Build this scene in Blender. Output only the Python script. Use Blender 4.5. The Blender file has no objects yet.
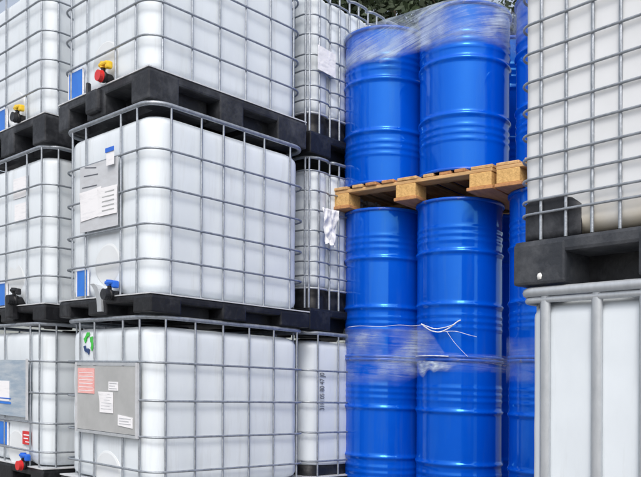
import bpy, bmesh, math, random
from mathutils import Vector, Matrix, noise
random.seed(11)
S = bpy.context.scene
COL = S.collection
R = math.radians

# ------------------------------------------------------------------ camera
EYE = 0.814
cam_d = bpy.data.cameras.new('camera')
cam = bpy.data.objects.new('camera', cam_d); COL.objects.link(cam)
cam_d.sensor_width = 36.0
cam_d.lens = 36.0 * 795.9 / 641.0
cam_d.shift_y = (383.7 - 238.5) / 641.0
cam_d.clip_start = 0.05; cam_d.clip_end = 2000
ROLL = 0.0339
cr, sr = math.cos(ROLL), math.sin(ROLL)
cam.matrix_world = Matrix(((cr, -sr, 0, 0), (0, 0, -1, 0), (sr, cr, 0, EYE), (0, 0, 0, 1)))
S.camera = cam
S.render.resolution_x = 1024; S.render.resolution_y = 762
S.render.engine = 'CYCLES'
S.cycles.max_bounces = 10; S.cycles.transparent_max_bounces = 16

# ------------------------------------------------------------------ sky, sun, exposure
SUN_EL, SUN_AZ = R(50), R(186)          # azimuth clockwise from +Y (behind the camera, to its left)
w = bpy.data.worlds.new('World'); S.world = w; w.use_nodes = True
nt = w.node_tree; nt.nodes.clear()
sky = nt.nodes.new('ShaderNodeTexSky'); sky.sky_type = 'NISHITA'; sky.sun_disc = False
sky.sun_elevation = SUN_EL; sky.sun_rotation = SUN_AZ
sky.air_density = 1.0; sky.dust_density = 4.0; sky.ozone_density = 1.0
hs = nt.nodes.new('ShaderNodeHueSaturation'); hs.inputs['Saturation'].default_value = 0.50
bg = nt.nodes.new('ShaderNodeBackground'); bg.inputs['Strength'].default_value = 0.15
out = nt.nodes.new('ShaderNodeOutputWorld')
nt.links.new(sky.outputs[0], hs.inputs['Color']); nt.links.new(hs.outputs[0], bg.inputs[0]); nt.links.new(bg.outputs[0], out.inputs[0])
sd = bpy.data.lights.new('sun', 'SUN'); sd.energy = 0.6; sd.angle = R(16); sd.color = (1.0, 0.97, 0.92)
sun = bpy.data.objects.new('sun', sd); COL.objects.link(sun)
sdir = Vector((math.sin(SUN_AZ) * math.cos(SUN_EL), math.cos(SUN_AZ) * math.cos(SUN_EL), math.sin(SUN_EL)))
sun.rotation_euler = (-sdir).to_track_quat('-Z', 'Y').to_euler()
S.view_settings.view_transform = 'Standard'; S.view_settings.look = 'None'
S.view_settings.gamma = 1.0; S.view_settings.exposure = 0.52
S.view_settings.use_curve_mapping = False

# ------------------------------------------------------------------ materials
def mat(name, base, rough=0.5, metal=0.0, vary=None, scale=6.0, bump=0.0, bscale=60.0, coat=0.0, spec=0.5, vmin=0.4, vmax=0.7, stretch=(1, 1, 1), sss=0.0, detail=5.0):
    m = bpy.data.materials.new(name); m.use_nodes = True
    n = m.node_tree.nodes; l = m.node_tree.links
    p = n['Principled BSDF']
    p.inputs['Base Color'].default_value = (*base, 1); p.inputs['Roughness'].default_value = rough
    p.inputs['Metallic'].default_value = metal; p.inputs['Coat Weight'].default_value = coat
    p.inputs['Specular IOR Level'].default_value = spec
    if coat: p.inputs['Coat Roughness'].default_value = 0.08
    if sss:
        p.inputs['Subsurface Weight'].default_value = sss; p.inputs['Subsurface Radius'].default_value = (0.03, 0.03, 0.03)
    tc = n.new('ShaderNodeTexCoord')
    mp = n.new('ShaderNodeMapping'); mp.inputs['Scale'].default_value = stretch
    l.new(tc.outputs['Object'], mp.inputs['Vector'])
    if vary is not None:
        tx = n.new('ShaderNodeTexNoise'); tx.inputs['Scale'].default_value = scale; tx.inputs['Detail'].default_value = detail
        tx.inputs['Roughness'].default_value = 0.65
        l.new(mp.outputs[0], tx.inputs['Vector'])
        mr = n.new('ShaderNodeMapRange'); mr.inputs['From Min'].default_value = vmin; mr.inputs['From Max'].default_value = vmax
        l.new(tx.outputs['Fac'], mr.inputs['Value'])
        mx = n.new('ShaderNodeMix'); mx.data_type = 'RGBA'
        mx.inputs[6].default_value = (*base, 1); mx.inputs[7].default_value = (*vary, 1)
        l.new(mr.outputs[0], mx.inputs[0]); l.new(mx.outputs[2], p.inputs['Base Color'])
    if bump:
        t2 = n.new('ShaderNodeTexNoise'); t2.inputs['Scale'].default_value = bscale; t2.inputs['Detail'].default_value = 4
        l.new(mp.outputs[0], t2.inputs['Vector'])
        b = n.new('ShaderNodeBump'); b.inputs['Strength'].default_value = bump; b.inputs['Distance'].default_value = 0.01
        l.new(t2.outputs['Fac'], b.inputs['Height']); l.new(b.outputs[0], p.inputs['Normal'])
    return m

M = {}
M['bottle'] = mat('white_polyethylene', (0.745, 0.80, 0.845), 0.38, vary=(0.67, 0.725, 0.77), scale=2.2, bump=0.25, bscale=5.0, sss=0.0, stretch=(1, 1, .6))
M['bottle_warm'] = mat('aged_polyethylene', (0.745, 0.765, 0.785), 0.45, vary=(0.67, 0.69, 0.70), scale=2.0, bump=0.2, bscale=5.0)
M['galv'] = mat('galvanised_steel', (0.40, 0.43, 0.47), 0.42, 0.6, vary=(0.25, 0.28, 0.31), scale=35, bump=0.15, bscale=90)
M['galv_light'] = mat('bright_galvanised_steel', (0.52, 0.55, 0.58), 0.42, 0.35, vary=(0.44, 0.47, 0.50), scale=40, bump=0.08, bscale=70, stretch=(1, 1, .35))
M['pan'] = mat('bright_zinc_sheet', (0.66, 0.68, 0.70), 0.5, 0.1, vary=(0.45, 0.47, 0.5), scale=10)
M['black'] = mat('black_moulded_plastic', (0.006, 0.0065, 0.009), 0.5, vary=(0.05, 0.052, 0.058), scale=11, bump=0.3, bscale=30, vmin=.5, vmax=.85, detail=9)
M['black2'] = mat('dusty_black_plastic', (0.013, 0.0145, 0.019), 0.55, vary=(0.085, 0.09, 0.10), scale=9, bump=0.35, bscale=30, vmin=.45, vmax=.85, detail=9)
M['black3'] = mat('weathered_black_plastic', (0.026, 0.030, 0.038), 0.55, vary=(0.11, 0.115, 0.125), scale=8, bump=0.35, bscale=30, vmin=.45, vmax=.85, detail=10)
M['grey_plate'] = mat('grey_marking_plate', (0.42, 0.43, 0.43), 0.45, 0.2, vary=(0.50, 0.51, 0.51), scale=5)
M['pale_plate'] = mat('pale_marking_plate', (0.58, 0.60, 0.63), 0.45, 0.1, vary=(0.50, 0.51, 0.53), scale=9, stretch=(1, 1, 3))
M['blue_plate'] = mat('scuffed_blue_grey_plate', (0.33, 0.42, 0.52), 0.4, 0.2, vary=(0.55, 0.60, 0.64), scale=7, stretch=(1, .6, 4))
M['paper'] = mat('white_paper', (0.82, 0.82, 0.84), 0.7, vary=(0.66, 0.67, 0.70), scale=22, stretch=(1, .3, 2.5), vmin=.5, vmax=.75)
M['pink'] = mat('faded_pink_sheet', (0.76, 0.34, 0.32), 0.7, vary=(0.80, 0.52, 0.50), scale=30, stretch=(1, .4, 2.5))
M['blue'] = mat('blue_plastic', (0.02, 0.16, 0.62), 0.4, vary=(0.03, 0.20, 0.68), scale=9)
M['blue_handle'] = mat('bright_blue_plastic', (0.015, 0.13, 0.62), 0.35)
M['red'] = mat('red_plastic', (0.62, 0.03, 0.03), 0.4)
M['yellow'] = mat('yellow_plastic', (0.80, 0.52, 0.02), 0.4)
M['green'] = mat('green_print', (0.05, 0.50, 0.06), 0.5)
M['navy'] = mat('navy_print', (0.02, 0.05, 0.16), 0.5)
M['ink'] = mat('dark_print', (0.10, 0.11, 0.13), 0.6)
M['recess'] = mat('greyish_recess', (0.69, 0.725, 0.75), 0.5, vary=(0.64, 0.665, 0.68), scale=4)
M['drum'] = mat('blue_drum_paint', (0.0003, 0.076, 0.56), 0.085, vary=(0.0005, 0.085, 0.60), scale=3, bump=0.035, bscale=6, coat=0.0, spec=1.0)
M['drum'].node_tree.nodes['Principled BSDF'].inputs['Specular Tint'].default_value = (0.18, 0.66, 1.0, 1)
M['rim'] = mat('blue_drum_rim', (0.001, 0.085, 0.52), 0.25, 0.0, vary=(0.16, 0.17, 0.18), scale=22, vmin=.56, vmax=.72)
M['wood'] = mat('pale_pine', (0.66, 0.42, 0.20), 0.75, vary=(0.42, 0.23, 0.085), scale=5, bump=0.3, bscale=40, stretch=(1, 6, 6))
M['wood_v'] = mat('pale_pine_crosswise', (0.66, 0.42, 0.20), 0.75, vary=(0.42, 0.23, 0.085), scale=5, bump=0.3, bscale=40, stretch=(6, 1, 6))
M['wood_red'] = mat('reddish_pine', (0.55, 0.27, 0.11), 0.8, vary=(0.34, 0.16, 0.07), scale=5, bump=0.3, bscale=40, stretch=(1, 6, 6))
M['block'] = mat('chip_block', (0.72, 0.45, 0.17), 0.8, vary=(0.50, 0.29, 0.10), scale=45, bump=0.4, bscale=80)
M['white_rag'] = mat('crumpled_white_sheet', (0.80, 0.81, 0.84), 0.55, vary=(0.45, 0.46, 0.50), scale=14, bump=0.6, bscale=25, vmin=.5, vmax=.75)
M['strand'] = mat('white_film_strand', (0.85, 0.87, 0.90), 0.3)
M['bark'] = mat('bark', (0.07, 0.05, 0.035), 0.9, vary=(0.12, 0.09, 0.06), scale=8, bump=0.6, bscale=20, stretch=(3, 3, .6))
M['leaf'] = mat('leaf', (0.020, 0.034, 0.012), 0.7, vary=(0.036, 0.060, 0.020), scale=1.5)
M['splash'] = mat('white_dropping', (0.8, 0.8, 0.78), 0.6)
M['ground'] = mat('concrete_yard', (0.26, 0.255, 0.245), 0.85, vary=(0.18, 0.175, 0.17), scale=0.9, bump=0.3, bscale=25, detail=9)

def bottle_stained():
    """upper right tank: ochre residue tide-mark along its foot"""
    m = M['bottle_warm'].copy(); m.name = 'stained_polyethylene'
    n = m.node_tree.nodes; l = m.node_tree.links; p = n['Principled BSDF']
    src = p.inputs['Base Color'].links[0].from_socket
    tc = n.new('ShaderNodeTexCoord'); sx = n.new('ShaderNodeSeparateXYZ'); l.new(tc.outputs['Object'], sx.inputs[0])
    tx = n.new('ShaderNodeTexNoise'); tx.inputs['Scale'].default_value = 5; tx.inputs['Detail'].default_value = 6
    l.new(tc.outputs['Object'], tx.inputs['Vector'])
    ad = n.new('ShaderNodeMath'); ad.operation = 'MULTIPLY_ADD'; ad.inputs[1].default_value = -0.16; l.new(tx.outputs['Fac'], ad.inputs[0]); l.new(sx.outputs['Z'], ad.inputs[2])
    mr = n.new('ShaderNodeMapRange'); mr.inputs['From Min'].default_value = 0.09; mr.inputs['From Max'].default_value = 0.19
    mr.inputs['To Min'].default_value = 0.6; mr.inputs['To Max'].default_value = 0.0; l.new(ad.outputs[0], mr.inputs['Value'])
    mx = n.new('ShaderNodeMix'); mx.data_type = 'RGBA'; mx.inputs[7].default_value = (0.50, 0.40, 0.22, 1)
    l.new(mr.outputs[0], mx.inputs[0]); l.new(src, mx.inputs[6]); l.new(mx.outputs[2], p.inputs['Base Color'])
    return m
def add_streaks(m, col, amount):
    n = m.node_tree.nodes; l = m.node_tree.links; p = n['Principled BSDF']
    src = p.inputs['Base Color'].links[0].from_socket
    tc = n.new('ShaderNodeTexCoord'); oi = n.new('ShaderNodeObjectInfo'); va = n.new('ShaderNodeVectorMath'); va.operation = 'ADD'
    l.new(tc.outputs['Object'], va.inputs[0]); l.new(oi.outputs['Location'], va.inputs[1])
    mp = n.new('ShaderNodeMapping'); mp.inputs['Scale'].default_value = (9, 9, 0.8); l.new(va.outputs[0], mp.inputs[0])
    t = n.new('ShaderNodeTexNoise'); t.inputs['Scale'].default_value = 1.6; t.inputs['Detail'].default_value = 8; t.inputs['Roughness'].default_value = 0.7; l.new(mp.outputs[0], t.inputs['Vector'])
    mr = n.new('ShaderNodeMapRange'); mr.inputs['From Min'].default_value = 0.52; mr.inputs['From Max'].default_value = 0.80; mr.inputs['To Max'].default_value = amount; l.new(t.outputs['Fac'], mr.inputs['Value'])
    mx = n.new('ShaderNodeMix'); mx.data_type = 'RGBA'; mx.inputs[7].default_value = (*col, 1)
    l.new(mr.outputs[0], mx.inputs[0]); l.new(src, mx.inputs[6]); l.new(mx.outputs[2], p.inputs['Base Color'])
add_streaks(M['bottle'], (0.50, 0.52, 0.52), 0.55)
M['bottle_stain'] = bottle_stained()
add_streaks(M['drum'], (0.05, 0.14, 0.42), 0.30)

def film_mat(name, lo, hi, sx=1.2, sy=26.0, rot=0.0, seed=0.0):
    """thin translucent stretch film: streaks along the wrapping direction"""
    m = bpy.data.materials.new(name); m.use_nodes = True
    n = m.node_tree.nodes; l = m.node_tree.links; n.clear()
    o = n.new('ShaderNodeOutputMaterial'); mix = n.new('ShaderNodeMixShader'); tr = n.new('ShaderNodeBsdfTransparent')
    p = n.new('ShaderNodeBsdfPrincipled'); p.inputs['Base Color'].default_value = (0.70, 0.82, 0.93, 1); p.inputs['Roughness'].default_value = 0.14
    uv = n.new('ShaderNodeUVMap'); uv.uv_map = 'UVMap'
    mp = n.new('ShaderNodeMapping'); mp.inputs['Scale'].default_value = (sx, sy, 1); mp.inputs['Rotation'].default_value = (0, 0, rot); mp.inputs['Location'].default_value = (seed, seed * 1.7, 0)
    rt = n.new('ShaderNodeMapping'); rt.inputs['Rotation'].default_value = (0, 0, rot)
    mp.inputs['Rotation'].default_value = (0, 0, 0)
    l.new(uv.outputs[0], rt.inputs[0]); l.new(rt.outputs[0], mp.inputs[0])
    a = n.new('ShaderNodeTexNoise'); a.inputs['Scale'].default_value = 1.0; a.inputs['Detail'].default_value = 12; a.inputs['Roughness'].default_value = 0.78; a.inputs['Distortion'].default_value = 1.1
    l.new(mp.outputs[0], a.inputs['Vector'])
    b = n.new('ShaderNodeTexNoise'); b.inputs['Scale'].default_value = 5.0; b.inputs['Detail'].default_value = 3
    l.new(rt.outputs[0], b.inputs['Vector'])
    mul = n.new('ShaderNodeMath'); mul.operation = 'MULTIPLY'; l.new(a.outputs['Fac'], mul.inputs[0]); l.new(b.outputs['Fac'], mul.inputs[1])
    mr = n.new('ShaderNodeMapRange'); mr.inputs['From Min'].default_value = 0.17; mr.inputs['From Max'].default_value = 0.40
    mr.inputs['To Min'].default_value = lo; mr.inputs['To Max'].default_value = hi
    l.new(mul.outputs[0], mr.inputs['Value'])
    bp = n.new('ShaderNodeBump'); bp.inputs['Strength'].default_value = 0.9; bp.inputs['Distance'].default_value = 0.015
    l.new(a.outputs['Fac'], bp.inputs['Height']); l.new(bp.outputs[0], p.inputs['Normal'])
    at = n.new('ShaderNodeAttribute'); at.attribute_name = 'thickness'
    m2 = n.new('ShaderNodeMath'); m2.operation = 'MULTIPLY'; l.new(mr.outputs[0], m2.inputs[0]); l.new(at.outputs['Fac'], m2.inputs[1])
    l.new(m2.outputs[0], mix.inputs[0]); l.new(tr.outputs[0], mix.inputs[1]); l.new(p.outputs[0], mix.inputs[2]); l.new(mix.outputs[0], o.inputs[0])
    return m
M['film_top'] = film_mat('stretch_film_top', 0.10, 1.0, 2.2, 55, R(-13), 3.0)
M['film_band'] = film_mat('stretch_film_band', 0.0, 0.62, 2.6, 95, R(3), 7.0)
M['film_thin'] = film_mat('stretch_film_thin', 0.02, 0.40, 2.0, 20, 0.0, 9.0)
M['film_bunch'] = film_mat('bunched_film', 0.15, 1.0, 5.0, 60, R(8), 1.0)

# ------------------------------------------------------------------ helpers
LEAN = Vector((0, 0))                       # the loose stacks lean about 1.7 degrees; set for each frame
def set_lean(yaw):
    global LEAN
    LEAN = Vector((-0.03 * math.cos(yaw), 0.03 * math.sin(yaw)))
def lean_pt(p):
    return (p[0] + LEAN.x * p[2], p[1] + LEAN.y * p[2], p[2])

def mesh(name, verts, faces, m, smooth=False, lean=True, uvs=None):
    me = bpy.data.meshes.new(name)
    me.from_pydata([lean_pt(v) for v in verts] if lean else [tuple(v) for v in verts], [], faces)
    me.materials.append(m)
    if smooth:
        me.polygons.foreach_set('use_smooth', [True] * len(me.polygons))
    if uvs:
        ul = me.uv_layers.new(name='UVMap')
        for lp in me.loops: ul.data[lp.index].uv = uvs[lp.vertex_index]
    me.update()
    return me

def link(name, data, parent=None, loc=(0, 0, 0)):
    o = bpy.data.objects.new(name, data); COL.objects.link(o); o.location = loc
    if parent: o.parent = parent
    return o

def root(name, label, cat, X, Y, z, yaw, group=None):
    e = bpy.data.objects.new(name, None); COL.objects.link(e); e.empty_display_size = 0.2
    e.location = (X - 0.03 * (z - EYE), Y, z); e.rotation_euler = (0, 0, yaw)
    tag(e, label, cat, group)
    return e

def tag(o, label, cat, group=None, kind=None):
    if label: o['label'] = label
    if cat: o['category'] = cat
    if group: o['group'] = group
    if kind: o['kind'] = kind

def box_data(x0, x1, y0, y1, z0, z1, bev=0.0, seg=1):
    bm = bmesh.new()
    bmesh.ops.create_cube(bm, size=1.0)
    for v in bm.verts:
        v.co = ((x0 + x1) / 2 + v.co.x * (x1 - x0), (y0 + y1) / 2 + v.co.y * (y1 - y0), (z0 + z1) / 2 + v.co.z * (z1 - z0))
    if bev: bmesh.ops.bevel(bm, geom=bm.edges[:], offset=bev, segments=seg, affect='EDGES', profile=0.6)
    bm.verts.index_update()
    V = [tuple(v.co) for v in bm.verts]; F = [[v.index for v in f.verts] for f in bm.faces]
    bm.free(); return V, F

def join(parts):
    V, F = [], []
    for v, f in parts:
        k = len(V); V += list(v); F += [[i + k for i in q] for q in f]
    return V, F

def box(name, m, parent, *a, bev=0.0, smooth=False, seg=1):
    V, F = box_data(*a, bev=bev, seg=seg)
    return link(name, mesh(name, V, F, m, smooth), parent)

def tube_data(pts, r, n=8, closed=False, flat=1.0):
    pts = [Vector(p) for p in pts]; N = len(pts); V = []; F = []
    for i, p in enumerate(pts):
        a = pts[(i - 1) % N] if (closed or i) else p
        b = pts[(i + 1) % N] if (closed or i < N - 1) else p
        t = (b - a).normalized()
        up = Vector((0, 0, 1)) if abs(t.z) < 0.9 else Vector((1, 0, 0))
        s = t.cross(up).normalized(); u = s.cross(t).normalized()
        rr = r[i] if isinstance(r, (list, tuple)) else r
        for k in range(n):
            an = 2 * math.pi * k / n
            V.append(tuple(p + s * (math.cos(an) * rr * flat) + u * (math.sin(an) * rr)))
    L = N if closed else N - 1
    for i in range(L):
        j = (i + 1) % N
        for k in range(n):
            k2 = (k + 1) % n
            F.append((i * n + k, i * n + k2, j * n + k2, j * n + k))
    if not closed:
        F.append(tuple(range(n - 1, -1, -1))); F.append(tuple((N - 1) * n + k for k in range(n)))
    return V, F

def cyl_x(x0, x1, y, z, r, n=20, r2=None):
    r2 = r if r2 is None else r2
    V = [(x0, y + math.cos(2 * math.pi * k / n) * r, z + math.sin(2 * math.pi * k / n) * r) for k in range(n)] + \
        [(x1, y + math.cos(2 * math.pi * k / n) * r2, z + math.sin(2 * math.pi * k / n) * r2) for k in range(n)]
    F = [(k, n + k, n + (k + 1) % n, (k + 1) % n) for k in range(n)] + [tuple(range(n)), tuple(range(2 * n - 1, n - 1, -1))]
    return V, F

def cyl_z(x, y, z0, z1, r, n=20, r2=None):
    r2 = r if r2 is None else r2
    V = [(x + math.cos(2 * math.pi * k / n) * r, y + math.sin(2 * math.pi * k / n) * r, z0) for k in range(n)] + \
        [(x + math.cos(2 * math.pi * k / n) * r2, y + math.sin(2 * math.pi * k / n) * r2, z1) for k in range(n)]
    F = [(k, (k + 1) % n, n + (k + 1) % n, n + k) for k in range(n)] + [tuple(range(n - 1, -1, -1)), tuple(range(n, 2 * n))]
    return V, F

HX, HY = 0.6, 0.5
def lobe(x, depth):
    """inset of the ribbed long side: 0.195 m lobes with a valley between them"""
    if abs(x) > 0.585: return 0.0
    t = ((x + 0.585) / 0.195) % 1.0
    return depth * abs(2 * t - 1) ** 5

def perimeter(inset, rad, nside=12, ncorner=8, lobes=0.0, per=4):
    """rounded rectangle outline, counter-clockwise, starting on the +x side of the y=-HY face"""
    hx, hy = HX - inset, HY - inset; rad = max(rad - 0 * inset, 0.01); P = []
    nx = nside if not lobes else 6 * 8
    def side(a, b, n, lob):
        for i in range(n):
            t = i / n; x = a[0] + (b[0] - a[0]) * t; y = a[1] + (b[1] - a[1]) * t
            if lob: y += -math.copysign(lobe(x, lobes), y)
            P.append((x, y))
    def corner(cx, cy, a0):
        for i in range(ncorner):
            a = a0 + (math.pi / 2) * i / ncorner; P.append((cx + rad * math.cos(a), cy + rad * math.sin(a)))
    side((-hx + rad, -hy), (hx - rad, -hy), nx, lobes); corner(hx - rad, -hy + rad, -math.pi / 2)
    side((hx, -hy + rad), (hx, hy - rad), nside, 0); corner(hx - rad, hy - rad, 0)
    side((hx - rad, hy), (-hx + rad, hy), nx, lobes); corner(-hx + rad, hy - rad, math.pi / 2)
    side((-hx, hy - rad), (-hx, -hy + rad), nside, 0); corner(-hx + rad, -hy + rad, math.pi)
    return P

def bottle_data(z0, z1, rails, inset=0.038, lobes=0.0, bulge=0.007, seed=0.0, rad=0.10):
    lev = []
    rb, rt = 0.045, 0.055
    for i in range(6):
        a = math.pi / 2 * i / 5; lev.append((z0 + rb * (1 - math.sin(a)) if False else z0 + rb - rb * math.cos(a), rb - rb * math.sin(a)))
    n = 34
    for i in range(1, n): lev.append((z0 + rb + (z1 - rt - z0 - rb) * i / n, 0))
    for i in range(8):
        a = math.pi / 2 * i / 7; lev.append((z1 - rt + rt * math.sin(a), rt - rt * math.cos(a)))
    rs = sorted([z0] + [r for r in rails if z0 < r < z1 - .03] + [z1])
    V = []; F = []; N = None
    for z, ins in lev:
        b = 0
        for a_, b_ in zip(rs, rs[1:]):
            if a_ <= z <= b_: b = math.sin(math.pi * (z - a_) / (b_ - a_)) ** 0.6 if b_ > a_ else 0
        P = perimeter(inset + ins, rad, 14, 8, lobes)
        N = len(P)
        for x, y in P:
            ex = 1 - min(1, max(abs(x) / HX, 0)) ** 6; ey = 1 - min(1, abs(y) / HY) ** 6
            onx = abs(abs(x) - (HX - inset - ins)) < 0.02
            amt = bulge * b * (ey if onx else ex) if ins < .02 else 0
            nz = 0.006 * noise.noise(Vector((x * 2.2 + seed, y * 2.2, z * 2.6))) + 0.002 * noise.noise(Vector((x * 9, y * 9 + seed, z * 8)))
            amt += nz
            if onx: x += math.copysign(amt, x)
            else: y += math.copysign(amt, y)
            V.append((x, y, z))
    for i in range(len(lev) - 1):
        for k in range(N):
            k2 = (k + 1) % N; F.append((i * N + k, i * N + k2, (i + 1) * N + k2, (i + 1) * N + k))
    F.append(tuple(range(N - 1, -1, -1))); F.append(tuple((len(lev) - 1) * N + k for k in range(N)))
    return V, F

PITCH = 1.163
_cache = {}
def cached(key, fn):
    if key not in _cache: _cache[key] = fn()
    return _cache[key]

def lean_off(z): return Vector((LEAN.x * z, LEAN.y * z, z))

def cage(rt, kind, rails, front, side, rr, rv, top=1.148, rtop=0.014, corner=0.11, lobes=0.0, zb=0.2, matn='galv', bn=8, flatv=1.0):
    """tubular cage: one closed tube per level, one upright per position, on all four sides"""
    m = M[matn]
    ring = cached((kind, 'ring'), lambda: mesh('horizontal_tube', *tube_data([(x, y, 0) for x, y in perimeter(rr, corner, 8, 7, lobes)], rr, bn, True), m, True))
    for z in rails: link('horizontal_tube', ring, rt, lean_off(z))
    tr = cached((kind, 'top'), lambda: mesh('top_rail', *tube_data([(x, y, 0) for x, y in perimeter(rtop, corner + .01, 8, 8, lobes)], rtop, 10, True), m, True))
    link('top_rail', tr, rt, lean_off(top))
    def bar_mesh(dirx):
        # slightly flattened where it crosses each level
        zs = [zb]
        for z in sorted(rails): zs += [z - .022, z - .012, z + .012, z + .022]
        zs.append(top - rtop * .4)
        V = []; F = []; n = 8
        rad = [rv] + [v for z in rails for v in (rv, rv * .72, rv * .72, rv)] + [rv]
        for z, r_ in zip(zs, rad):
            for k in range(n):
                a = 2 * math.pi * (k + .5) / n
                d = math.cos(a) * r_; s_ = math.sin(a) * rv * (flatv if True else 1)
                V.append((d, s_, z) if dirx else (s_, d, z))
        for i in range(len(zs) - 1):
            for k in range(n):
                q = (i * n + k, i * n + (k + 1) % n, (i + 1) * n + (k + 1) % n, (i + 1) * n + k)
                F.append(q if dirx else q[::-1])
        return mesh('upright_tube', V, F, m, True)
    bf = cached((kind, 'bf'), lambda: bar_mesh(True)); bs = cached((kind, 'bs'), lambda: bar_mesh(False))
    ins = 2 * rr + rv * .72 - .003
    for v in front:
        for sx in (-1, 1): link('upright_tube', bf, rt, (sx * (HX - ins), -HY + v, 0))
    for u in side:
        for sy in (-1, 1): link('upright_tube', bs, rt, (-HX + u, sy * (HY - ins - lobe(-HX + u, lobes)), 0))

def moulded_pallet(rt, m, h=0.19, deck=0.05, sheet=True, fx=((0, .2), (.49, .67), (.95, 1.2)), fy=((0, .17), (.45, .65), (.87, 1.0))):
    deck = min(deck, h * .38)
    V, F = box_data(-HX, HX, -HY, HY, h - deck, h, bev=.012, seg=2)
    pl = link('pallet', mesh('pallet', V, F, m), rt)
    for a in (-1, 1):  # black core boxes added inside so the fork openings look dark
        v, f = box_data(a * .30 - .16, a * .30 + .16, -HY + .09, HY - .09, .008, h - deck + .003)
        link('added_dark_core', mesh('added_dark_core', v, f, M['black']), pl)
    for i, (a, b) in enumerate(fx):
        for j, (c, d) in enumerate(fy):
            v, f = box_data(-HX + a - (.002 if i == 0 else 0), -HX + b + (.002 if i == 2 else 0), -HY + c - (.002 if j == 0 else 0), -HY + d + (.002 if j == 2 else 0), 0.006, h - .010, bev=.009, seg=2)
            link('pallet_foot', cached((id(m), h, i, j, fx, fy), lambda: mesh('pallet_foot', v, f, m)), pl)
    if sheet:
        v, f = box_data(-HX - .003, HX + .003, -HY - .003, HY + .003, h + .001, h + .008)
        link('base_sheet', cached(('sheet', h), lambda: mesh('base_sheet', v, f, M['pan'])), rt)
    return pl

def valve(rt, y, z, capm, handm, bodym='black', x=-HX, out=0.10):
    y -= HY; k = .74
    body = link('outlet_valve', mesh('outlet_valve', *join([cyl_x(x + .10, x - out * .55, y, z, .036 * k), cyl_x(x - out * .15, x - out * .45, y, z, .044 * k), cyl_z(x - out * .3, y, z + .02, z + .065, .013, 12)]), M[bodym], True), rt)
    link('valve_cap', mesh('valve_cap', *join([cyl_x(x - out * .56, x - out, y, z, .043 * k), cyl_x(x - out * .52, x - out * .6, y, z, .048 * k)]), M[capm]), body)
    hv = join([box_data(x - out * .3 - .022, x - out * .3 + .022, y - .066, y + .026, z + .056, z + .078, bev=.010, seg=2),
               box_data(x - out * .3 - .018, x - out * .3 + .018, y - .076, y - .042, z + .034, z + .076, bev=.010, seg=2), cyl_z(x - out * .3, y, z + .05, z + .084, .020, 14)])
    link('valve_handle', mesh('valve_handle', *hv, M[handm]), body)

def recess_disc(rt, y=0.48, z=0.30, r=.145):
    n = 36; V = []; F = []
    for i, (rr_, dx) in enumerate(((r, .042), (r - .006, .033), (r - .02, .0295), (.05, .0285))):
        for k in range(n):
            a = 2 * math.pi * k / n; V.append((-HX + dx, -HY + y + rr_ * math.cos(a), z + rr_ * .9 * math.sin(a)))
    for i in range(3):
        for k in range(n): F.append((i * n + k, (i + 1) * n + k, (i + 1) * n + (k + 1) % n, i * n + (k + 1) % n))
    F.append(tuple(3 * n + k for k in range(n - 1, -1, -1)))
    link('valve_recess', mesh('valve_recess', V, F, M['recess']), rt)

def blue_panel(rt, y0, y1, z0, z1):
    v, f = box_data(-HX + .016, -HX + .022, -HY + y0, -HY + y1, z0, z1, bev=.002)
    p = link('blue_panel', mesh('blue_panel', v, f, M['blue']), rt)
    for yy in (y0 - .003, y1 + .003):
        v, f = box_data(-HX + .014, -HX + .024, -HY + yy - .003, -HY + yy + .003, z0 - .002, z1 + .002)
        link('panel_edge', mesh('panel_edge', v, f, M['paper']), p)
    return p

def sheet_on_front(name, parent, m, y0, y1, z0, z1, x=-0.004, th=.003, skew=0.0, curl=0.0):
    """flat sheet on the valve face; y is measured from the near corner"""
    N = 6; V = []; F = []
    for s in (0, 1):
        for i in range(N + 1):
            for j in range(N + 1):
                a, b = i / N, j / N
                V.append((-HX + x + (th if s else 0) - curl * (a * b) ** 3, -HY + y0 + (y1 - y0) * a, z0 + (z1 - z0) * b + skew * (a - .5)))
    q = (N + 1) ** 2
    for i in range(N):
        for j in range(N):
            a = i * (N + 1) + j; F.append((a, a + 1, a + N + 2, a + N + 1)); F.append((q + a, q + a + N + 1, q + a + N + 2, q + a + 1))
    for i in range(N):
        for (a, b) in ((i * (N + 1), (i + 1) * (N + 1)), (i * (N + 1) + N, (i + 1) * (N + 1) + N), (i, i + 1), (N * (N + 1) + i, N * (N + 1) + i + 1)):
            F.append((a, b, q + b, q + a))
    return link(name, mesh(name, V, F, m), parent)

def screw_cap(b):
    V, F = join([cyl_z(-0.1, 0, 1.085, 1.135, .085, 24), cyl_z(-0.1, 0, 1.12, 1.138, .092, 24)])
    link('screw_cap', cached(('cap',), lambda: mesh('screw_cap', V, F, M['black'])), b)

# ------------------------------------------------------------------ setting
g = link('ground', mesh('ground', [(-300, -300, 0), (300, -300, 0), (300, 300, 0), (-300, 300, 0)], [(0, 1, 2, 3)], M['ground'], lean=False))
tag(g, None, None, kind='structure'); g['label'] = 'grey concrete yard under the stacks'; 

# ------------------------------------------------------------------ bulk containers of the left row
AY = 0.7988
AC = Vector((-0.923, 4.322))
AU = Vector((math.cos(AY), math.sin(AY))); AV = Vector((-math.sin(AY), math.cos(AY)))
set_lean(AY)
RAILS = (0.30, 0.49, 0.69, 0.90); HIGH = (0.37, 0.56, 0.75, 0.95)
EVEN_F = (.13, .33, .70, .87); EVEN_S = (.10, .30, .50, .70, .90, 1.10)
PAIR_F = (.16, .325, .71, .87); PAIR_S = (.14, .346, .505, .663, .822, 1.04)

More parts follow.
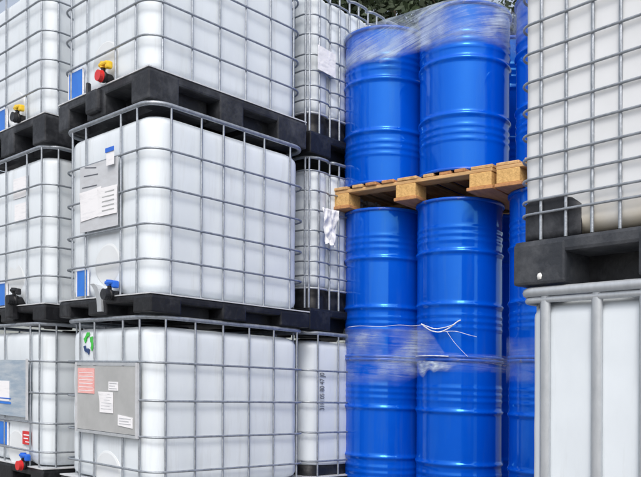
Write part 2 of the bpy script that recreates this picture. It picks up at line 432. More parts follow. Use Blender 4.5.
def place(u, v, base, name, label, cat='container', group=None, dyaw=0.0, C=AC, U=AU, V=AV, yaw=AY):
    c = C + U * (u + HX) + V * (v + HY)
    return root(name, label, cat, c.x, c.y, base, yaw + dyaw, group)

GROUP = 'caged white bulk containers'
def tank(u, v, tier, label, front, side, kind, seed, palm='black', dyaw=0.0, bot='bottle', z0=0.205, h=.19, rails=RAILS):
    rt = place(u, v, tier * PITCH, 'bulk_container', label, 'container', GROUP, dyaw)
    V, F = bottle_data(z0, 1.102, rails, seed=seed)
    b = link('bottle', mesh('bottle', V, F, M[bot], True), rt); screw_cap(b)
    cage(rt, kind + str(h), rails, front, side, 0.0066, 0.0064, zb=h + .008, rtop=.0128)
    moulded_pallet(rt, M[palm], h=h)
    return rt

# nearest left stack
a3 = tank(-0.02, 0.0, 2, 'top container of the near left stack, with red-capped yellow outlet valve', (.15, .36, .68, .87), EVEN_S, 'evenh', 1.3, 'black2', h=.175, z0=.19, rails=HIGH)
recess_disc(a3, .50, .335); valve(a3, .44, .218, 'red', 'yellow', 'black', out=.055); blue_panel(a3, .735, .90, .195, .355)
a2 = tank(-0.035, -0.05, 1, 'middle container of the near left stack, grey plate with white papers, blue valve handle', PAIR_F, PAIR_S, 'pair', 4.1, 'black', h=.105, z0=.12)
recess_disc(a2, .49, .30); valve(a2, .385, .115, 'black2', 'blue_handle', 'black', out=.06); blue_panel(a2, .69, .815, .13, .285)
a1 = tank(-0.02, -0.04, 0, 'bottom container of the near left stack, with green mark and pink sheet on grey plate', (.14, .31, .62, .79), EVEN_S, 'even', 7.7, 'black')
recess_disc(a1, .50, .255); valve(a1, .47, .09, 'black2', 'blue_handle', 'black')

# the moulded yoke under the top container's valve and the bent steel guard under the middle one's
v_, f_ = join([box_data(-HX - .035, -HX + .05, -.02, .12, .03, .165, bev=.02, seg=2), box_data(-HX - .03, -HX + .0, .10, .118, .05, .225, bev=.006)])
link('valve_guard', mesh('valve_guard', v_, f_, M['black2']), a3)
pts = [(-HX - .012, .12 - .09 * math.sin(t * math.pi / 2) , .19 - .165 * t ** 1.6) for t in [i / 8 for i in range(9)]]
V = []; F = []
for i, p in enumerate(pts):
    V += [p, (p[0] - .004, p[1] - .055, p[2]), (p[0] + .09, p[1] - .055, p[2] - .01), (p[0] + .09, p[1], p[2])]
for i in range(len(pts) - 1):
    for k in range(4): F.append((4 * i + k, 4 * i + (k + 1) % 4, 4 * i + 4 + (k + 1) % 4, 4 * i + 4 + k))
F += [(3, 2, 1, 0), tuple(4 * (len(pts) - 1) + k for k in range(4))]
link('valve_guard', mesh('valve_guard', V, F, M['galv_light']), a2)

# marking plates and papers
p2 = sheet_on_front('marking_plate', a2, M['pale_plate'], .325, .745, .505, .895)
sheet_on_front('paper_label', p2, M['paper'], .50, .73, .575, .745, x=-.009, skew=-.012, curl=.01)
sheet_on_front('paper_label', p2, M['paper'], .325, .52, .575, .735, x=-.012, skew=.0, curl=.01)
sheet_on_front('paper_label', p2, M['paper'], .34, .42, .85, .935, x=-.022)
sheet_on_front('blue_clip', p2, M['blue_handle'], .335, .425, .925, .95, x=-.026)
for yy, zz, ln, sk in ((.54, .83, .16, .010), (.55, .765, .17, .006), (.56, .875, .13, .02)):
    sheet_on_front('printed_line', p2, M['ink'], yy, yy + ln, zz, zz + .006, x=-.0055, th=.001, skew=sk)
for k in range(5):
    sheet_on_front('printed_line', p2, M['grey_plate'], .35, .48, .60 + k * .026, .606 + k * .026, x=-.0135, th=.001)
p1 = sheet_on_front('marking_plate', a1, M['grey_plate'], .145, .79, .495, .875, skew=.0)
sheet_on_front('pink_sheet', p1, M['pink'], .585, .775, .71, .86, x=-.008)
for k in range(6):
    sheet_on_front('printed_line', p1, M['paper'], .60, .76, .725 + k * .021, .7285 + k * .021, x=-.0088, th=.0006)
sheet_on_front('paper_label', p1, M['paper'], .375, .52, .605, .725, x=-.009, curl=.012)
sheet_on_front('paper_label', p1, M['paper'], .325, .425, .735, .785, x=-.008)
sheet_on_front('paper_label', p1, M['paper'], .175, .325, .535, .595, x=-.008, skew=.01)
for (ya, yb, za, zb_, nl) in ((.39, .505, .625, .71, 6), (.335, .415, .745, .775, 3), (.19, .31, .55, .58, 3)):
    for k in range(nl):
        zz = za + (zb_ - za) * k / (nl - 1); sheet_on_front('printed_line', p1, M['pale_plate'], ya + .02 * (k % 2), yb, zz, zz + .0035, x=-.0098, th=.0006)
for z in (.484, .886):
    v_, f_ = box_data(-HX - .008, -HX + .004, -HY + .13, -HY + .80, z - .008, z + .008)
    link('plate_edge', mesh('plate_edge', v_, f_, M['galv_light']), p1)
for y in (.137, .797):
    v_, f_ = box_data(-HX - .009, -HX + .005, -HY + y - .009, -HY + y + .009, .478, .894)
    link('plate_edge', mesh('plate_edge', v_, f_, M['pale_plate']), p1)

# green three-arrow mark on the bottom container
def recycling_mark(rt, cy, cz, s):
    ctr = Vector((cy, cz)); mk = None
    for k in range(3):
        def P(r, a): a = math.radians(90 + 120 * k + a); return (cy - r * s * math.cos(a) * .95, cz + r * s * math.sin(a) * 1.1)
        poly = [P(1.0, -14), P(1.0, 14), P(.86, 52), P(1.02, 66), P(.62, 88), P(.44, 40), P(.58, 50), P(.62, 12), P(.62, -12)]
        V = [(-HX + .026, -HY + a, b) for a, b in poly] + [(-HX + .030, -HY + a, b) for a, b in poly]; n = len(poly)
        F = [tuple(range(n)), tuple(range(2 * n - 1, n - 1, -1))] + [(i, n + i, n + (i + 1) % n, (i + 1) % n) for i in range(n)]
        o = mesh('arrow_mark', V, F, M['green' if k != 1 else 'navy'])
        link('arrow_mark', o, rt)
recycling_mark(a1, .715, 1.01, .062)

# second stack, further left along the row
b3 = tank(0.0, 1.225, 2, 'top container of the far left stack, cut by the frame, black-capped yellow valve', (.08, .29, .61, .85), EVEN_S, 'evenh', 9.2, 'black2', rails=HIGH)
recess_disc(b3, .50, .335); valve(b3, .36, .225, 'black2', 'yellow', 'black', out=.055); blue_panel(b3, .60, .80, .205, .355)
b2 = tank(0.0, 1.215, 1, 'middle container of the far left stack, with an all-black outlet valve', (.08, .29, .61, .85), EVEN_S, 'even', 12.5, 'black', h=.11, z0=.125)
recess_disc(b2, .50, .30); valve(b2, .40, .15, 'black', 'black', 'black', out=.07); blue_panel(b2, .60, .80, .13, .285)
v_, f_ = box_data(-HX - .05, -HX + .02, -.10, -.01, .02, .19, bev=.02, seg=2)
link('valve_guard', mesh('valve_guard', v_, f_, M['black']), b2)
sheet_on_front('paper_label', b2, M['paper'], .30, .52, .86, 1.0, x=.026, th=.002)
sheet_on_front('paper_label', b2, M['paper'], .30, .50, .70, .82, x=.026, th=.002)
b1 = tank(0.0, 1.235, 0, 'bottom container of the far left stack, red-capped valve, blue-grey plate and red sticker', (.08, .21, .60, .85), EVEN_S, 'even', 15.1, 'black')
recess_disc(b1, .45, .30); valve(b1, .24, .20, 'red', 'blue_handle', 'black', out=.06); blue_panel(b1, .56, .75, .31, .47)
pb = sheet_on_front('marking_plate', b1, M['blue_plate'], .21, .80, .52, .905)
sheet_on_front('paper_label', pb, M['paper'], .48, .75, .62, .76, x=-.008)
sheet_on_front('blue_stripe', pb, M['blue'], .46, .76, .60, .615, x=-.008)
sheet_on_front('blue_stripe', pb, M['blue_handle'], .46, .76, .635, .642, x=-.0105)
sheet_on_front('plate_edge', pb, M['pale_plate'], .20, .235, .505, .915, x=-.007)
st = sheet_on_front('red_sticker', b1, M['red'], .215, .335, .335, .425, x=.020, th=.003)
for a, b, c, d in ((.235, .315, .395, .403), (.25, .315, .372, .379), (.235, .29, .350, .356)):
    sheet_on_front('white_print', st, M['paper'], a, b, c, d, x=.0188, th=.001)

# third stack, behind the near one along the right-hand direction
CU = 1.232
def ribbed_tank(base, label, rails, seed):
    rt = place(CU, 0.015, base, 'bulk_container', label, 'container', GROUP)
    V, F = bottle_data(0.285, 1.09, rails, inset=.034, lobes=.034, bulge=.003, seed=seed)
    b = link('bottle', mesh('bottle', V, F, M['bottle'], True), rt); screw_cap(b)
    sd_ = [0.006 + .02 + .195 * k for k in range(6)] + [.10 + .195 * k for k in range(6)] + [1.175]
    cage(rt, 'ribbed', rails, [.06 + .11 * k for k in range(9)], sd_, 0.006, 0.0075, lobes=.034, rtop=.010, corner=.09, zb=.15)
    P0 = perimeter(.045, .10, 10, 6, .02); n = len(P0)
    V = [(x, y, .15) for x, y in P0] + [(x, y, .288) for x, y in P0]
    F = [(k, (k + 1) % n, n + (k + 1) % n, n + k) for k in range(n)] + [tuple(range(n, 2 * n))]
    link('black_base_tray', cached(('tray',), lambda: mesh('black_base_tray', V, F, M['black'], True)), rt)
    ring = cached(('rim',), lambda: mesh('tray_rim', *tube_data([(x, y, 0) for x, y in perimeter(.02, .09, 8, 7, .03)], .008, 6, True), M['galv_light'], True))
    link('tray_rim', ring, rt, lean_off(.285))
    moulded_pallet(rt, M['black'], h=.15, sheet=False)
    return rt
CR = (.365, .46, .56, .665, .80, .93, 1.06)
c3 = ribbed_tank(2 * PITCH, 'top container of the ribbed stack behind, with a white square label', CR, 3.3)
c2 = ribbed_tank(PITCH, 'middle container of the ribbed stack behind, level with the wooden pallet', CR, 5.9)
c1 = tank(CU - .02, 0.0, 0, 'bottom container behind the near left stack, dark vertical printing on its white side', EVEN_F, EVEN_S, 'even', 21.0, z0=.255)
P0 = perimeter(.045, .10, 10, 6); n = len(P0)
V = [(x, y, .20) for x, y in P0] + [(x, y, .27) for x, y in P0]
F = [(k, (k + 1) % n, n + (k + 1) % n, n + k) for k in range(n)] + [tuple(range(n, 2 * n))]
link('black_base_tray', mesh('black_base_tray', V, F, M['black'], True), c1)

# label on the top ribbed container (stuck across the cage) and torn sheet on the middle one
def side_sheet(name, parent, m, u0, u1, z0, z1, y, wav=0.0, skew=0.0, taper=0.0, N=10, drop=0.0):
    V = []; F = []
    for s in (0, 1):
        for i in range(N + 1):
            for j in range(N + 1):
                a, b = i / N, j / N
                um = (u0 + u1) / 2; uu = um + (u0 + (u1 - u0) * a - um) * (1 - taper * (1 - b))
                yy = y + wav * (noise.noise(Vector((a * 4, b * 5, 3.3))) + .5 * noise.noise(Vector((a * 9, b * 9, 1.3)))) + s * .003
                zz = z0 + (z1 - z0) * b + skew * (a - .5) + (wav * .6 * noise.noise(Vector((a * 5, 0, 9))) if b == 0 else 0) - drop * a * (1 - b)
                V.append((-HX + uu + wav * .5 * noise.noise(Vector((b * 4, 7, 0))), -HY + yy, zz))
    q = (N + 1) ** 2
    for i in range(N):
        for j in range(N):
            a = i * (N + 1) + j; F.append((a, a + N + 1, a + N + 2, a + 1)); F.append((q + a, q + a + 1, q + a + N + 2, q + a + N + 1))
    for i in range(N):
        for (a, b) in ((i * (N + 1), (i + 1) * (N + 1)), (i * (N + 1) + N, (i + 1) * (N + 1) + N), (i, i + 1), (N * (N + 1) + i, N * (N + 1) + i + 1)): F.append((a, b, q + b, q + a))
    return link(name, mesh(name, V, F, m, wav > 0.005), parent)
side_sheet('white_label', c3, M['paper'], .055, .225, .555, .715, -.016, wav=.002, skew=-.012)
rag = root('torn_sheet', 'torn crumpled white sheet hanging on the ribbed cage beside the wooden pallet', 'sheet', *(AC + AU * (CU + HX) + AV * (.015 + HY)), PITCH, AY)
side_sheet('hanging_sheet', rag, M['white_rag'], .07, .215, .585, .81, -.05, wav=.022, taper=.35, N=18, drop=.02)

# printed characters on the bottom rear container
def text_mesh(s, size):
    cu = bpy.data.curves.new('print', 'FONT'); cu.body = s; cu.size = size; cu.align_x = 'LEFT'; cu.extrude = 0.0006
    to = bpy.data.objects.new('print', cu); COL.objects.link(to)
    bpy.context.view_layer.update()
    me = bpy.data.meshes.new_from_object(to.evaluated_get(bpy.context.evaluated_depsgraph_get()))
    bpy.data.objects.remove(to); bpy.data.curves.remove(cu)
    return me
tm = text_mesh('31H 05 80 47 J0', .062)
for v in tm.vertices:
    x, y, z = v.co; v.co = lean_pt((-HX + .175 - y, -HY + .026 - z, .635 + x * .62))
tm.materials.clear(); tm.materials.append(M['ink']); link('printed_code', tm, c1)

# ------------------------------------------------------------------ right-hand stack, close to the camera
EY = 0.69; set_lean(EY)
EU = Vector((math.cos(EY), math.sin(EY))); EV = Vector((-math.sin(EY), math.cos(EY)))
EC = Vector((0.66, 2.72)) - EV * 1.0
_cache.clear()
# lower: flat wide uprights, heavy top rail, no level in view
e1 = place(0, 0, 0, 'bulk_container', 'lower container of the near right stack, heavy top rail and wide flat uprights', 'container', GROUP, C=EC, U=EU, V=EV, yaw=EY)
V, F = bottle_data(.20, 1.118, (.28, .45), inset=.036, bulge=.003, seed=30, rad=.05)
b = link('bottle', mesh('bottle', V, F, M['bottle'], True), e1); screw_cap(b)
cage(e1, 'wide', (.26, .45), [.89, .70, .54, .37, .20], [.12 + .16 * k for k in range(7)], .009, .013, top=1.146, rtop=.0165, corner=.045, matn='galv_light', flatv=1.45)
fl = tube_data([(x, y, 0) for x, y in perimeter(.020, .045, 8, 8)], .011, 8, True, flat=.8)
link('rail_flange', mesh('rail_flange', *fl, M['galv_light'], True), e1, lean_off(1.119))
moulded_pallet(e1, M['black2'], h=.15)
# upper: dense cage, black corner guard, stained bottle
e2 = place(0, 0, PITCH, 'bulk_container', 'upper container of the near right stack, dense cage and black corner guard', 'container', GROUP, C=EC, U=EU, V=EV, yaw=EY)
ER = (.243, .288, .36, .432, .512, .597, .688, .784, .882, .985, 1.075)
V, F = bottle_data(.165, 1.09, (.165, 1.09), inset=.020, bulge=.003, seed=35, rad=.04)
b = link('bottle', mesh('bottle', V, F, M['bottle_stain'], True), e2); screw_cap(b)
cage(e2, 'dense', ER, [1.0 - (.10 + .095 * k) for k in range(9)], [.10 + .10 * k for k in range(11)], .0045, .006, top=1.15, rtop=.010, corner=.06, zb=.155, bn=6)
moulded_pallet(e2, M['black3'], h=.155, deck=.05, sheet=False, fx=((0, .24), (.5, .7), (.96, 1.2)), fy=((0, .2), (.45, .55), (.80, 1.0)))
# corner guards: rounded plates hugging the foot of the bottle
def corner_guard(rt, sx, sy):
    P = []
    ins = .0155; rad = .04
    for i in range(7): P.append((-HX + ins, HY - .245 + (.245 - rad - ins) * i / 6))
    for i in range(1, 9):
        a = math.pi - math.pi / 2 * i / 8; P.append((-HX + ins + rad + rad * math.cos(a), HY - ins - rad + rad * math.sin(a)))
    for i in range(1, 7): P.append((-HX + ins + rad + (.245 - rad - ins) * i / 6, HY - ins))
    n = len(P); V = []; F = []
    nz = 6
    for s in (0, 1):
        for j in range(nz + 1):
            for i, (x, y) in enumerate(P):
                t = min(i, n - 1 - i) / 2.0
                zt = .285 - .03 * (max(0, 1 - t) ** 2) + .004 * math.sin(i * .4)
                k = .004 if s else 0
                V.append((sx * (x + k) * -1 if sx > 0 else x + k, (y - k) * (1 if sy > 0 else -1), .157 + (zt - .157) * j / nz))
    q = n * (nz + 1)
    for j in range(nz):
        for i in range(n - 1):
            a = j * n + i; F.append((a, a + 1, a + n + 1, a + n)); F.append((q + a, q + a + n, q + a + n + 1, q + a + 1))
    for i in range(n - 1):
        F.append((i, q + i, q + i + 1, i + 1)); t = nz * n + i; F.append((t, t + 1, q + t + 1, q + t))
    for j in range(nz):
        for e in (0, n - 1): a = j * n + e; F.append((a, a + n, q + a + n, q + a))
    link('corner_guard', mesh('corner_guard', V, F, M['black2'], True), rt)
for sx in (-1, 1):
    for sy in (-1, 1): corner_guard(e2, sx, sy)
# white splash on the pallet's corner foot
V = []; F = []
n = 14
for k in range(n):
    a = 2 * math.pi * k / n; r_ = .010 * (1 + .5 * noise.noise(Vector((math.cos(a) * 2, math.sin(a) * 2, 4))))
    V.append((-HX - .003, HY - .105 + r_ * math.cos(a), .032 + r_ * 1.2 * math.sin(a)))
V += [(-HX - .008, HY - .105 + (v[1] - HY + .105) * .5, .032 + (v[2] - .032) * .5) for v in V[:n]]
F = [(k, (k + 1) % n, n + (k + 1) % n, n + k) for k in range(n)] + [tuple(range(n, 2 * n))]
link('white_splash', mesh('white_splash', V, F, M['splash'], True), e2)

# ------------------------------------------------------------------ steel drums
FY = 0.90; set_lean(FY)
FU = Vector((math.cos(FY), math.sin(FY))); FV = Vector((-math.sin(FY), math.cos(FY)))
FC = Vector((1.005, 4.70))
DR, DH = 0.2875, 1.0
def drum_profile():
    P = []
    def z_r(z):
        r = DR - .012
        for c, h, w_ in ((1 / 3 + .003, .011, .013), (2 / 3, .011, .013)): r += h * math.exp(-((z - c) / w_) ** 2)
        for c in (.735, .775, .815): r += .0038 * math.exp(-((z - c) / .0115) ** 2)
        for c in (.27, .23, .19): r += .0038 * math.exp(-((z - c) / .0115) ** 2)
        return r
    zs = [.022 + (DH - .044) * i / 130 for i in range(131)]
    P = [(z_r(z), z) for z in zs]
    return P
def lathe(P, n=56, caps=True):
    V = []; F = []
    for r, z in P:
        for k in range(n): V.append((r * math.cos(2 * math.pi * k / n), r * math.sin(2 * math.pi * k / n), z))
    for i in range(len(P) - 1):
        for k in range(n): F.append((i * n + k, i * n + (k + 1) % n, (i + 1) * n + (k + 1) % n, (i + 1) * n + k))
    return V, F
dm_shell = mesh('shell', *lathe(drum_profile()), M['drum'], True)
dm_rimt = mesh('top_rim', *lathe([(DR - .012, DH - .022), (DR - .002, DH - .018), (DR, DH - .010), (DR - .002, DH - .002), (DR - .007, DH), (DR - .012, DH - .004), (DR - .013, DH - .02)]), M['rim'], True)
dm_rimb = mesh('bottom_rim', *lathe([(DR - .013, .02), (DR - .012, .004), (DR - .007, 0), (DR - .002, .002), (DR, .010), (DR - .002, .018), (DR - .012, .022)]), M['rim'], True)
lv, lf = lathe([(0.001, DH - .02), (DR - .03, DH - .02), (DR - .0125, DH - .012)])
dm_lid = mesh('lid', lv, lf, M['drum'], True)
bv, bf = join([cyl_z(.20, 0, DH - .022, DH - .006, .032, 16), cyl_z(-.20, .02, DH - .022, DH - .008, .018, 14)])
dm_bung = mesh('bung', bv, bf, M['rim'])
def drum(u, v, z, label, sc=1.0):
    c = FC + FU * u + FV * v
    rt = root('steel_drum', label, 'drum', c.x, c.y, z, FY, 'blue steel drums')
    rt.scale = (sc, sc, sc)
    link('shell', dm_shell, rt); link('top_rim', dm_rimt, rt); link('bottom_rim', dm_rimb, rt)
    ld = link('lid', dm_lid, rt); link('bung', dm_bung, ld)
PZ = 2 * DH; PH = 0.150
V1, V2, U1, U2 = .385, .972, .325, .905
for z, nm in ((0, 'bottom'), (DH, 'middle')):
    drum(U1, V1, z, f'blue drum, {nm} layer under the wooden pallet, right of the front pair')
    drum(U1, V2, z, f'blue drum, {nm} layer under the wooden pallet, left of the front pair')
    drum(U2, V1, z, f'blue drum hidden behind the {nm} right drum under the wooden pallet')
    drum(U2, V2, z, f'blue drum hidden behind the {nm} left drum under the wooden pallet')
K, DU = 1.04, -.022                                   # the upper load uses slightly larger drums, set forward on the pallet
T1, T2, W1, W2 = U1 + DU, U2 + DU + .02, V1 - .042, V2 - .022
drum(T1, W1, PZ + PH, 'film-covered blue drum on the wooden pallet, right and nearer of two', K)
drum(T1, W2, PZ + PH, 'film-covered blue drum on the wooden pallet, left and further of two', K)
drum(T2, W1, PZ + PH, 'blue drum on the wooden pallet, hidden behind the right front drum', K)
drum(T2, W2, PZ + PH, 'blue drum on the wooden pallet, hidden behind the left front drum', K)
GV1 = -.262
drum(U1 + .01, GV1, 0, 'blue drum at the foot of the narrow stack beside the right containers')
drum(U1 + .01, GV1, DH, 'blue drum in the middle of the narrow stack beside the right containers')
drum(U1 + .02, GV1 - .035, PZ + PH, 'blue drum at the top of the narrow stack beside the right containers')

# ------------------------------------------------------------------ wooden pallets
def wooden_pallet(u0, v0, label, L=1.2, W=1.2, z=PZ, seed=1, dy=0.0):
    rnd = random.Random(seed)
    c = FC + FU * (u0 + W / 2) + FV * (v0 + L / 2)
    rt = root('wooden_pallet', label, 'pallet', c.x, c.y, z + .001, FY + dy, 'wooden pallets')
    hx, hy = W / 2, L / 2
    blk = mesh('block', *box_data(-.07, .07, -.073, .073, 0, .082, bev=.003), M['block'])
    for bx in (-hx + .072, 0, hx - .072):
        for by in (-hy + .075, 0, hy - .075): link('block', blk, rt, lean_off(.022) + Vector((bx, by, 0)))
    for by in (-hy + .078, 0, hy - .078):
        box('bottom_board', M['wood_red'], rt, -hx - .006, hx + .006, by - .085, by + .085, 0, .0215, bev=.003)
    for bx in (-hx + .06, 0, hx - .06):
        box('stringer_board', M['wood_v'], rt, bx - .055, bx + .055, -hy - .002, hy + .002, .1045, .1265, bev=.003)
    y = -hy - .004
    ws = [.145, .075, .085, .075, .145, .095, .085, .085, .145]
    gap = (L + .008 - sum(ws)) / (len(ws) - 1)
    for i, wd in enumerate(ws):
        m = M['wood'] if i % 4 in (0, 3) else M['wood_red']
        ov = rnd.uniform(-.012, .014); jit = rnd.uniform(-.008, .008) if 0 < i < 8 else 0
        V, F = box_data(-hx - ov, hx + rnd.uniform(-.01, .01), y + jit, y + jit + wd, .127, PH - .002, bev=.004)
        link('deck_board', mesh('deck_board', V, F, m), rt); y += wd + gap
    return rt
wooden_pallet(0, 0.0, 'pale wooden pallet carrying the two film-wrapped blue drums', seed=3)
wooden_pallet(.0, -1.228, 'wooden pallet in the narrow drum stack, mostly hidden by the right containers', seed=5)

# ------------------------------------------------------------------ stretch film
def hull(points, r):
    """outline of the film pulled round the drums: convex hull of circles, in (u,v)"""
    S_ = []
    for (u, v) in points:
        for k in range(48):
            a = 2 * math.pi * k / 48; S_.append((u + r * math.cos(a), v + r * math.sin(a)))
    S_.sort()
    def half(it):
        h = []
        for p in it:
            while len(h) > 1 and (h[-1][0] - h[-2][0]) * (p[1] - h[-2][1]) - (h[-1][1] - h[-2][1]) * (p[0] - h[-2][0]) <= 0: h.pop()
            h.append(p)
        return h[:-1]
    H = half(S_) + half(S_[::-1])
    k = max(range(len(H)), key=lambda i: H[i][0]); H = H[k:] + H[:k]
    # resample evenly
    pts = H + [H[0]]; Ls = [0]
    for a, b in zip(pts, pts[1:]): Ls.append(Ls[-1] + math.dist(a, b))
    n = 220; out_ = []; j = 0
    for i in range(n):
        d = Ls[-1] * i / n
        while Ls[j + 1] < d: j += 1
        t = (d - Ls[j]) / (Ls[j + 1] - Ls[j]); out_.append((pts[j][0] + (pts[j + 1][0] - pts[j][0]) * t, pts[j][1] + (pts[j + 1][1] - pts[j][1]) * t, d))
    return out_, Ls[-1]
FO = Vector((.6, .6))                                  # film frames share an origin at the pallet's centre
fo = FC + FU * FO.x + FV * FO.y
def film(name, label, points, zlo, zhi, m, zbase, cat='film', rows=12, top=False, wob=.004, r=DR + .004, group='stretch film wraps'):
    H, Lt = hull(points, r)
    rt = root(name, label, cat, fo.x, fo.y, zbase, FY, group)
    n = len(H); V = []; F = []; UV = []
    cxm = sum(h[0] for h in H) / n; cym = sum(h[1] for h in H) / n
    for j in range(rows + 1):
        for i, (u, v, d) in enumerate(H):
            lo = zlo(u, v, d); hi = zhi(u, v, d); z = lo + (hi - lo) * j / rows
            nx, ny = u - cxm, v - cym; ln = math.hypot(nx, ny)
            wv = wob * (noise.noise(Vector((d * 3 + z * 2, z * 22 - d * 2, 1))) + .6 * noise.noise(Vector((d * 14, z * 30 + d * 5, 5))))
            ins = 0
            V.append((u - FO.x + nx / ln * wv, v - FO.y + ny / ln * wv, z)); UV.append((d, z))
    for j in range(rows):
        for i in range(n): F.append((j * n + i, j * n + (i + 1) % n, (j + 1) * n + (i + 1) % n, (j + 1) * n + i))
    if top:
        k0 = rows * n; prev = k0
        for q, sc in enumerate((.93, .75, .45, .15)):
            b0 = len(V)
            for i in range(n):
                x, y, z = V[k0 + i]; mx_, my_ = cxm - FO.x, cym - FO.y
                xx, yy = mx_ + (x - mx_) * sc, my_ + (y - my_) * sc
                V.append((xx, yy, z + .006 - .03 * (1 - sc) ** 2 + .006 * noise.noise(Vector((xx * 5, yy * 5, 2))))); UV.append((xx, yy))
            for i in range(n): F.append((prev + i, prev + (i + 1) % n, b0 + (i + 1) % n, b0 + i))
            prev = b0
        F.append(tuple(prev + i for i in range(n)))
    # split the closing seam in UV space is hidden at the back of the stack
    me = mesh('film_sheet', V, F, m, True, uvs=UV)
    th = me.attributes.new('thickness', 'FLOAT', 'POINT')
    for i in range(len(V)):
        j = min(i // n, rows) / rows; d = UV[i][0]; e = .10 + .10 * noise.noise(Vector((d * 9, 3, zbase)))
        t_ = min(1, j / max(.03, e + .08)) * (1 if top else min(1, (1 - j) / max(.03, e + .03)))
        th.data[i].value = t_ * (.72 + .6 * noise.noise(Vector((d * 4, V[i][2] * 9, 8))))
    o = link('film_sheet', me, rt)
    return rt
four = [(U1, V1), (U1, V2), (U2, V1), (U2, V2)]
def nz1(d, s, k=3.0): return noise.noise(Vector((d * k, s, 0)))
film('stretch_film', 'cloudy stretch film pulled over the tops of the two upper blue drums', [(T1, W1), (T1, W2), (T2, W1), (T2, W2)],
     lambda u, v, d: .765 + .03 * nz1(d, 1, 2.2) + .012 * nz1(d, 2, 9) + (.02 if v > .8 else 0), lambda u, v, d: DH * K + .006 + .002 * nz1(d, 5, 6), M['film_top'], PZ + PH, top=True, rows=24, wob=.005, r=DR * K + .004)
band = film('stretch_film', 'clear stretch film band round the joint of the lower blue drums', four,
     lambda u, v, d: (-.19 if v > .68 else -.19 + .10 * min(1, (.68 - v) / .25)) + .02 * nz1(d, 1, 4), lambda u, v, d: .205 + .008 * nz1(d, 3, 5) - (0.17 * min(1, max(0, (.45 - v)) / .12)), M['film_band'], DH, rows=16)
film('stretch_film', 'thin stretch film round the narrow drum stack beside the right containers', [(U1 + .01, GV1)],
     lambda u, v, d: -.15 + .02 * nz1(d, 4, 4), lambda u, v, d: .13 + .02 * nz1(d, 6, 4), M['film_thin'], DH, rows=10)
film('stretch_film', 'hazy stretch film on the top drum of the narrow stack', [(U1 + .02, GV1 - .035)],
     lambda u, v, d: .72 + .03 * nz1(d, 4, 4), lambda u, v, d: DH - .01, M['film_thin'], PZ + PH, rows=10)
# opaque bunch, knotted strand and tails of the lower band
def front_pt(dv, z, o=.006, c=(U1, V1)):
    """point on the nearer front drum's skin; dv is measured along the stack face from the drum's axis"""
    x = max(-.999, min(.999, dv / (DR + o))); u = c[0] - (DR + o) * math.sqrt(1 - x * x)
    return (u - FO.x, c[1] + dv - FO.y, z)
V = []; F = []; UV = []
nu, nzr = 40, 8
for j in range(nzr + 1):
    for i in range(nu + 1):
        a = i / nu; dv = .20 - .36 * a; hgt = .125 * max(.02, 1 - a ** 3 * .8) * min(1, .35 + a * 4) * (1 - .3 * a) * (0.75 + .5 * noise.noise(Vector((a * 6, 2, 0))))
        z = -.018 - hgt * j / nzr - .01 * a
        V.append(front_pt(dv, z, .010 + .006 * noise.noise(Vector((a * 8, j * .6, 1))))); UV.append((dv, z))
for j in range(nzr):
    for i in range(nu): a = j * (nu + 1) + i; F.append((a, a + 1, a + nu + 2, a + nu + 1))
me = mesh('bunched_film', V, F, M['film_bunch'], True, uvs=UV)
th = me.attributes.new('thickness', 'FLOAT', 'POINT')
for i in range(len(V)):
    a = (i % (nu + 1)) / nu; j = (i // (nu + 1)) / nzr
    th.data[i].value = max(0, min(1, a * 5, (1 - a) * 2.5) * min(1, (1 - j) * 2.2) * (1.0 + .8 * noise.noise(Vector((a * 12, j * 4, 2)))))
link('bunched_film', me, band)
def strand(name, pts, r):
    P = []
    for i in range(len(pts) - 1):
        p0 = Vector(pts[max(i - 1, 0)]); p1 = Vector(pts[i]); p2 = Vector(pts[i + 1]); p3 = Vector(pts[min(i + 2, len(pts) - 1)])
        for k in range(8):
            t = k / 8; P.append(.5 * (2 * p1 + (p2 - p0) * t + (2 * p0 - 5 * p1 + 4 * p2 - p3) * t * t + (3 * p1 - p0 - 3 * p2 + p3) * t ** 3))
    P.append(Vector(pts[-1]))
    rr = [r * .78 * (.7 + .6 * abs(noise.noise(Vector((i * .35, r * 900, 0))))) for i in range(len(P))]
    link(name, mesh(name, *tube_data(P, rr, 7), M['strand'], True), band)
h0 = U1 - DR - .008 - FO.x
strand('film_edge_strand', [(h0 - .004, v - FO.y, .205 + (.004 if i % 2 else -.003)) for i, v in enumerate((V2 + .1, V2, .80, .66, .56, .47))], .0022)
strand('twisted_tail', [(h0 - .006, .49 - FO.y, .212), (h0 - .015, .45 - FO.y, .188), front_pt(.03, .168, .016), front_pt(-.03, .160, .018), front_pt(-.09, .185, .02), front_pt(-.14, .222, .03), front_pt(-.16, .232, .035)], .0060)
strand('twisted_tail', [(h0 - .01, .48 - FO.y, .206), (h0 - .02, .44 - FO.y, .196), front_pt(0, .180, .02), front_pt(-.08, .192, .022), front_pt(-.12, .205, .03)], .0045)
strand('twisted_tail', [front_pt(-.03, .160, .016), front_pt(-.12, .165, .015), front_pt(-.19, .145, .012), front_pt(-.225, .135, .01)], .0026)
strand('twisted_tail', [front_pt(-.07, .165, .014), front_pt(-.12, .09, .010), front_pt(-.185, .01, .008)], .0020)
strand('film_edge_strand', [front_pt(.19, .012, .008), front_pt(.10, .014, .010), front_pt(0, .013, .010), front_pt(-.08, .010, .009)], .0050)

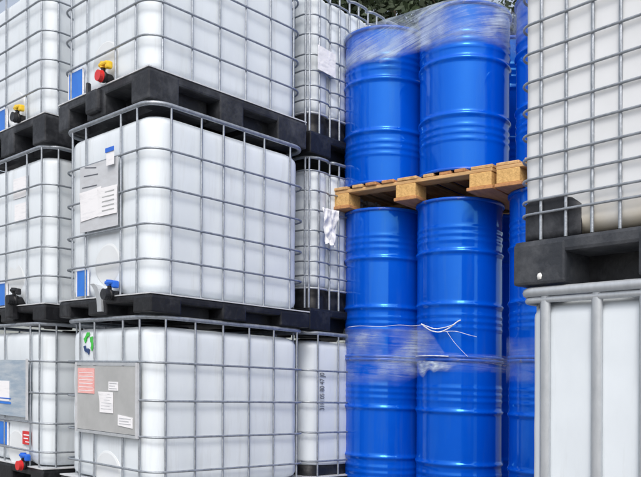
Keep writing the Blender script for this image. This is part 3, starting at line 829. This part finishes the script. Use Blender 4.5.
# ------------------------------------------------------------------ trees behind the yard
LEAN = Vector((0, 0))
def tree(X, Y, h, cr_, seed, label, leaves=9000, sparse=False):
    rnd = random.Random(seed)
    rt = bpy.data.objects.new('background_tree', None); COL.objects.link(rt); rt.location = (X, Y, 0); tag(rt, label, 'tree', 'trees behind the stacks')
    tv = [tube_data([(0.15 * math.sin(i * .7 + seed), .12 * math.cos(i * .9), h * .8 * i / 9) for i in range(10)], [.24 * (1 - i / 10.5) for i in range(10)], 10)]
    tips = []
    for k in range(26):
        z0 = h * rnd.uniform(.28, .78); a = rnd.uniform(0, 6.28); L_ = cr_ * rnd.uniform(.55, 1.05); up = rnd.uniform(.2, .8)
        pts = [(L_ * t * math.cos(a + .3 * t), L_ * t * math.sin(a + .3 * t), z0 + L_ * up * t - .25 * t * t) for t in (0, .25, .5, .75, 1)]
        tv.append(tube_data(pts, [.075, .06, .045, .03, .012], 6)); tips += [Vector(pts[2]), Vector(pts[3]), Vector(pts[4])]
        for q in range(3):
            s = Vector(pts[rnd.choice((2, 3))]); e = s + Vector((rnd.uniform(-1, 1), rnd.uniform(-1, 1), rnd.uniform(-.1, .9))) * cr_ * .4
            tv.append(tube_data([s, (s + e) / 2 + Vector((0, 0, .08)), e], [.03, .02, .008], 5)); tips += [e, (s + e) / 2]
    link('trunk', mesh('trunk', *join(tv), M['bark'], True, lean=False), rt)
    V = []; F = []
    for i in range(leaves):
        c = rnd.choice(tips); p = c + Vector((rnd.gauss(0, .34), rnd.gauss(0, .34), rnd.gauss(0, .26)))
        d = Vector((rnd.gauss(0, 1), rnd.gauss(0, 1), rnd.gauss(0, .8))).normalized(); s = d.cross(Vector((rnd.gauss(0, 1), rnd.gauss(0, 1), rnd.gauss(0, 1)))).normalized()
        a = rnd.uniform(.05, .095); k = len(V)
        V += [p - d * a, p + s * a * .45, p + d * a, p - s * a * .45]; F.append((k, k + 1, k + 2, k + 3))
    link('crown', mesh('crown', V, F, M['leaf'], lean=False), rt)
tree(1.0, 14.5, 10.5, 2.6, 3, 'dark leafy tree seen between the ribbed stack and the upper drums', 45000)
tree(3.9, 17.5, 11.5, 2.4, 8, 'sparse twiggy tree against white sky right of the film-covered drums', 5000)
tree(-3.6, 18.0, 11.0, 3.0, 12, 'leafy tree hidden far behind the left stacks', 12000)
